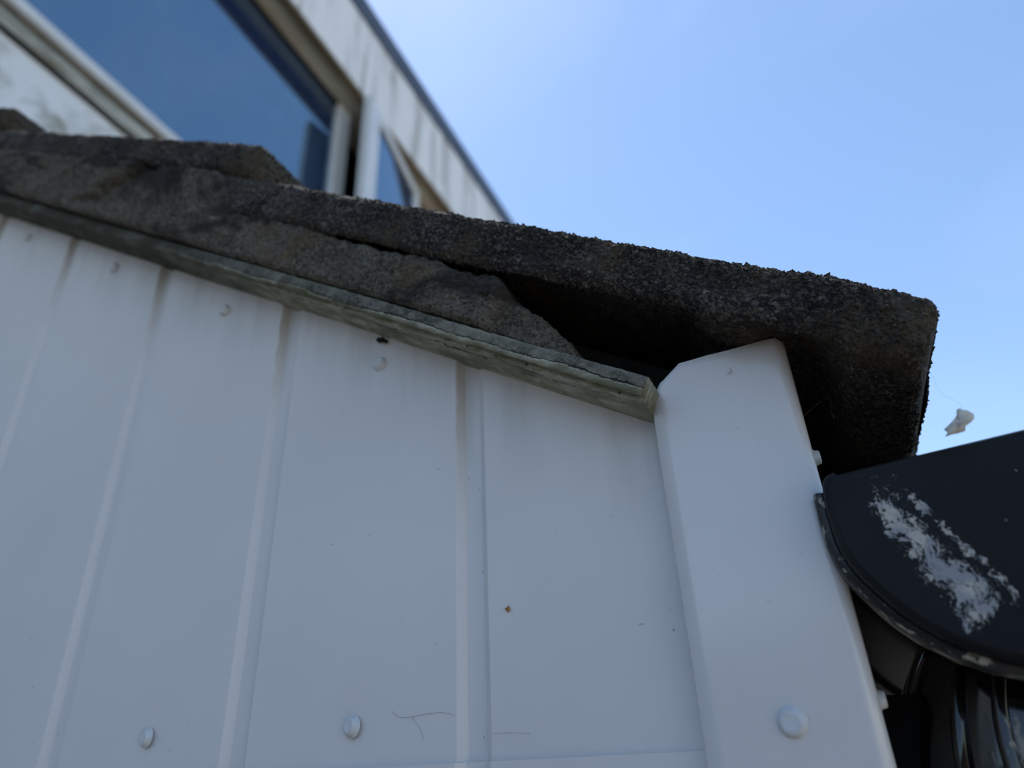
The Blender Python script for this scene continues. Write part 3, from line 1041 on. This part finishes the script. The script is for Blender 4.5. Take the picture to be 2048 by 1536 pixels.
for ang in (62, 88, 112, 138, 166, 196):
    pa = []
    for i, p in enumerate(bend):
        d = (bend[min(i + 1, len(bend) - 1)] - bend[max(i - 1, 0)]).normalized()
        e1 = d.cross(Vector((0, 1, 0))).normalized()
        e2 = d.cross(e1).normalized()
        w = 0.0655 + 0.0012 * math.sin(i * 0.35 + ang)
        q = math.radians(ang + 9 * math.sin(i * 0.11 + ang))
        pa.append(tuple(p + e1 * (w * math.cos(q)) + e2 * (w * math.sin(q))))
    v, f = tube(pa, 0.0042, 10)
    mesh_obj('moulded_rib', v, f, PIPE, downpipe, sm=True)
lip = catm([(0.376, 0.0825, 0.056), (0.366, 0.079, 0.042), (0.360, 0.0775, 0.034)], 6)
v, f = tube(lip, [0.0655] + [0.0715] * 10 + [0.0700, 0.0655], 56)
mesh_obj('outlet_collar', v, f, PIPE, downpipe, sm=True)
ring_part('socket', [(-0.0745, 0.0655), (-0.075, 0.0690), (-0.077, 0.0702), (-0.083, 0.0702), (-0.085, 0.0690), (-0.090, 0.0682), (-0.18, 0.0682), (-0.181, 0.064)])
v, f = tube([(PX, PY, -0.11), (PX, PY, -1.0), (PX, PY, GZ + 0.15)], 0.0635, 40)
mesh_obj('pipe', v, f, PIPE, downpipe, sm=True)
box('gap_blocker', (0.2615, 0.285, 0.045, 0.10, -0.20, 0.028), GUTTER_PLAIN, downpipe)  # black block added to hide the bright ground between pipe and trim
ring_part('pipe_clip', [(-0.30, 0.064), (-0.301, 0.068), (-0.36, 0.068), (-0.361, 0.064)])

# ------------------------------------------------------------------ neighbouring house behind
house = empty('house', M((XH, 2.0, GZ)), 'white upper storey with long blue reflecting window, deep fascia and dark roof edge', 'house')
H_PANEL = mat_stained('house_white_panel', (0.80, 0.79, 0.77), (0.20, 0.19, 0.10), 0.8, (3, 4, 7), 0.50, 0.68)
H_FASCIA = mat_stained('house_fascia_paint', (0.86, 0.83, 0.79), (0.34, 0.30, 0.24), 0.75, (7, 7, 0.7), 0.46, 0.66)
H_SOFFIT = mat_stained('house_soffit_cream', (0.74, 0.69, 0.56), (0.38, 0.31, 0.19), 0.6, (3, 1.0, 3), 0.40, 0.62)
H_FRAME = mat_plain('house_window_frame', (0.68, 0.68, 0.66), 0.4, 0.5, 0.06, 8)
H_SILL = mat_stained('house_sill', (0.56, 0.54, 0.46), (0.14, 0.12, 0.06), 0.8, (4, 2, 10), 0.45, 0.65)
H_DARK = mat_plain('house_dark_strip', (0.018, 0.019, 0.022), 0.5, 0.4)  # plain dark tone; on the window heads it stands in for a reflection
H_EDGE = mat_plain('house_roof_edge', (0.055, 0.065, 0.085), 0.5, 0.5, 0.2, 6)
H_BRICK = mat_plain('house_brown_wall', (0.19, 0.125, 0.085), 0.9, 0.2, 0.25, 7)
H_GROOVE = mat_plain('house_grimy_groove', (0.10, 0.08, 0.045), 0.9, 0.2, 0.4, 20)
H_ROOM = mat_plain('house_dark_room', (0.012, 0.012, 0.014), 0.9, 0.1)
def mat_glass():
    n = N('house_window_glass')
    dust = n.rng(n.noise(7, 6, 0.65), 0.50, 0.80, 0, 0.16)
    spot = n.math('MULTIPLY', n.rng(n.voro(6), 0.02, 0.09, 1, 0), n.rng(n.noise(3), 0.5, 0.6, 0, 0.3))
    col = n.mix(n.math('MAXIMUM', dust, spot), (0.006, 0.020, 0.075), (0.20, 0.30, 0.46))
    n.b.inputs['Specular Tint'].default_value = (0.68, 0.92, 1.0, 1)
    return n.done(col, rough=0.03, spec=0.5, IOR=3.6)
H_GLASS = mat_glass()
def hb(name, a0, a1, y0, y1, z0, z1, mat, parent=house, bevel=0.0):
    return box(name, (XH + a0, XH + a1, CAM[1] + y0, CAM[1] + y1, z0, z1), mat, parent, bevel)
ZS = 4.60
hb('wall', -0.30, 0.0, -4.0, 16.0, GZ, 4.26, H_PANEL)
hb('wall', -0.30, -0.004, 6.40, 16.0, 4.262, 7.14, H_BRICK)['label'] = 'brown wall beyond the open window'
hb('sill', -0.30, 0.030, -4.0, 6.60, 4.262, 4.285, H_DARK)
hb('sill', -0.30, 0.045, -4.0, 6.60, 4.286, 4.40, H_SILL, bevel=0.012)
hb('sill', -0.30, 0.0, -4.0, 6.60, 4.401, 4.485, H_GROOVE)
hb('sill', -0.30, 0.060, -4.0, 6.60, 4.486, ZS - 0.01, H_FRAME, bevel=0.02)
# fixed window
win = hb('window', -0.12, -0.035, -3.95, 4.56, ZS, 7.08, H_GLASS)
hb('head_reflection_strip', -0.12, -0.01, -3.95, 4.56, 7.081, 7.13, H_DARK, win)  # dark strip put in for the soffit's reflection in the glass
hb('window_frame', -0.14, 0.02, 4.561, 4.79, ZS - 0.008, 7.128, H_FRAME, win, 0.02)
hb('window_frame', -0.14, 0.02, -4.15, -3.951, ZS - 0.008, 7.128, H_FRAME, win, 0.02)
# dark room seen through the gap
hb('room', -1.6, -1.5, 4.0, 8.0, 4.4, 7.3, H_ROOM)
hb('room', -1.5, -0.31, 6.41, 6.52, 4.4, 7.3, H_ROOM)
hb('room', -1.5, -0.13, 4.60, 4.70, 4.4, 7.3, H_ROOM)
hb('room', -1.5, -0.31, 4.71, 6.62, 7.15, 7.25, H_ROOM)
hb('window_frame', -0.14, 0.005, 6.23, 6.399, ZS - 0.008, 7.128, H_FRAME)
# open casement, hinged on the far jamb
def sash(ang=11.0, L=1.70, ztop=7.05):
    ca, sa = math.cos(math.radians(ang)), math.sin(math.radians(ang))
    hx, hy = XH + 0.03, CAM[1] + 6.24
    def P(l, d, z): return (hx + sa * l + ca * d, hy - ca * l + sa * d, z)
    def sb(name, l0, l1, d0, d1, z0, z1, mat, parent):
        v, f = box_geo(l0, l1, d0, d1, z0, z1)
        o = mesh_obj(name, [P(*p) for p in v], f, mat, parent)
        m = o.modifiers.new('bevel', 'BEVEL'); m.width = 0.015 * U; m.segments = 2
        return o
    g = sb('casement', 0.14, L - 0.28, 0.02, 0.06, ZS + 0.1, ztop - 0.12, H_GLASS, house)
    sb('casement_stile', L - 0.30, L, 0.0, 0.10, ZS + 0.02, ztop, H_FRAME, g)
    sb('casement_stile', 0.0, 0.17, 0.0, 0.10, ZS + 0.02, ztop, H_FRAME, g)
    sb('casement_rail', 0.171, L - 0.301, 0.002, 0.098, ztop - 0.15, ztop - 0.002, H_FRAME, g)
    sb('casement_rail', 0.171, L - 0.301, 0.002, 0.098, ZS + 0.022, ZS + 0.16, H_FRAME, g)
    sb('head_reflection_strip', 0.171, L - 0.301, 0.0601, 0.066, ztop - 0.19, ztop - 0.151, H_DARK, g)  # same dark reflection strip repeated at the casement head
sash()
# soffit, fascia, roof edge
PJ = 0.334
hb('soffit', -0.30, PJ - 0.03, -4.0, 16.0, 7.145, 7.20, H_SOFFIT)
hb('soffit_trim', 0.20, PJ - 0.031, -4.0, 16.0, 7.10, 7.144, mat_stained('house_soffit_grime', (0.26, 0.20, 0.12), (0.12, 0.09, 0.05), 0.8, (3, 1, 3), 0.4, 0.6))
ylist = [-4.0, -1.2, 1.6, 4.4, 7.2, 10.0, 13.0, 16.0]
for y0, y1 in zip(ylist, ylist[1:]):
    hb('fascia_panel', PJ - 0.028, PJ, y0 + 0.006, y1 - 0.006, 7.115, 8.36, H_FASCIA, bevel=0.006)
hb('fascia_backing', PJ - 0.06, PJ - 0.029, -4.0, 16.0, 7.205, 8.36, H_DARK)
hb('roof_edge', -0.30, PJ + 0.025, -4.0, 16.0, 8.361, 8.74, H_EDGE, bevel=0.02)
hb('roof', -6.0, PJ - 0.10, -4.0, 16.0, 8.741, 8.80, H_EDGE)
hb('wall', -6.0, -5.7, -4.0, 16.0, GZ, 8.45, H_PANEL)
hb('wall', -5.699, -0.301, -4.0, -3.7, GZ, 8.45, H_PANEL)
hb('wall', -5.699, -0.301, 15.7, 16.0, GZ, 8.45, H_PANEL)

# ------------------------------------------------------------------ small things caught on the wall
def flake():
    out = [(-0.0125, -0.0095), (-0.0095, -0.0060), (-0.0115, -0.0035), (-0.0070, 0.0000), (-0.0035, 0.0025), (0.0005, 0.0065), (0.0015, 0.0105), (0.0040, 0.0118),
           (0.0055, 0.0100), (0.0085, 0.0085), (0.0118, 0.0050), (0.0110, 0.0015), (0.0080, -0.0015), (0.0035, -0.0035), (0.0020, -0.0075), (-0.0030, -0.0078), (-0.0080, -0.0085)]
    c = Vector((0.3330, -0.060, 0.1500))
    n = len(out)
    rows = []
    for sc, y in ((0.25, -0.0016), (0.7, -0.0013), (1.0, -0.0004), (1.0, 0.0004), (0.7, 0.0010), (0.25, 0.0006)):
        rows.append([(c.x + x * sc * 0.68, c.y + y + 0.0016 * noise.noise(Vector((x * 200, z * 200, 0))), c.z + z * sc * 0.68) for x, z in out])
    v, f = lattice(rows, closed=True)
    f.append(tuple(range(n))); f.append(tuple(range(len(v) - n, len(v))))
    m = mat_plain('cream_paint_flake', (0.62, 0.57, 0.48), 0.8, 0.2, 0.15, 700)
    o = mesh_obj('paint_flake', v, f, m, sm=True)
    tag(o, 'torn cream paint flake dangling in front of the sky above the gutter', 'flake')
    # the cobweb thread it hangs from
    a = Vector((c.x + 0.004, c.y, c.z + 0.0075)); b = Vector(SL(0.340, -0.045, 0.072))
    pts = [tuple(a.lerp(b, t / 10) + Vector((0.0015 * math.sin(t), 0, -0.004 * math.sin(math.pi * t / 10)))) for t in range(11)]
    v, f = tube(pts, 0.00005, 5)
    mesh_obj('thread', v, f, mat_plain('cobweb', (0.5, 0.5, 0.48), 0.6, 0.3), o)
flake()

HAIR = mat_plain('dark_hair', (0.26, 0.24, 0.22), 0.7, 0.3)
def strand(name, pts, r, label, mat=HAIR, cat='strand'):
    v, f = tube([tuple(p) for p in catm(pts, 6)], r, 5)
    o = mesh_obj(name, v, f, mat)
    tag(o, label, cat)
    return o
YW = -0.0014
strand('hair_strand', [(-0.0507, YW, 0.0372), (-0.0456, YW, 0.0335), (-0.0362, YW, 0.0326), (-0.0203, YW, 0.0339), (-0.0085, YW, 0.0336), (-0.0006, YW, 0.0314)], 0.00011,
       'fine dark hair lying level on the white wall beside the middle groove')
strand('hair_strand', [(-0.0345, YW, 0.0330), (-0.0296, YW, 0.0273), (-0.0262, YW, 0.0225), (-0.0247, YW, 0.0184)], 0.00009,
       'short curved hair hanging down below the longer level hair')
strand('hair_strand', [(0.0278, YW, 0.0192), (0.0340, YW, 0.0190), (0.0430, YW, 0.0186), (0.0537, YW, 0.0177)], 0.00010,
       'straight hair stuck right of the middle groove near the lower edge')
strand('hair_strand', [(0.2205, -0.0215, 0.2296), (0.2228, -0.0215, 0.2294), (0.2238, -0.0216, 0.2300), (0.2236, -0.0217, 0.2325)], 0.00022,
       'tiny hooked black bristle stuck on the top of the corner trim')
WEB = mat_plain('pale_web', (0.42, 0.36, 0.26), 0.7, 0.3)
strand('web_strand', [SL(0.258, 0.006, 0.0), SL(0.2625, 0.008, -0.004), (0.2760, 0.012, 0.2105), (0.2795, 0.014, 0.2010), (0.2800, 0.014, 0.1960)], 0.00008,
       'wispy cobweb thread in the dark gap under the tile', WEB, 'cobweb')

def clump(name, c, r, mat, label, cat, n=7, seed=1):
    rr = random.Random(seed)
    bm = bmesh.new()
    for k in range(n):
        g = bmesh.ops.create_icosphere(bm, subdivisions=2, radius=r * rr.uniform(0.35, 0.7) * U)
        off = Vector((rr.uniform(-1, 1) * r, rr.uniform(-0.5, 0.3) * r, rr.uniform(-0.7, 0.6) * r)) * U
        for w in g['verts']:
            q = w.co.copy()
            w.co = M(c) + off + q * (1 + 0.35 * noise.noise(q * 2600 + off * 900))
    me = bpy.data.meshes.new(name)
    bm.to_mesh(me); bm.free()
    me.materials.append(mat)
    o = bpy.data.objects.new(name, me)
    COL.objects.link(o)
    tag(o, label, cat)
    return o
clump('dirt_clump', (-0.0752, -0.003, 0.3535), 0.0040, mat_plain('dark_dirt', (0.030, 0.026, 0.022), 0.95, 0.1, 0.4, 900), 'small dark dirt clump under the mossy strip above a screw', 'dirt')
clump('seed_husk', (0.0411, -0.0012, 0.0969), 0.0017, mat_plain('orange_husk', (0.36, 0.20, 0.06), 0.8, 0.2, 0.3, 900), 'tiny orange brown husk stuck on the white wall right of the middle groove', 'husk', 4, 5)
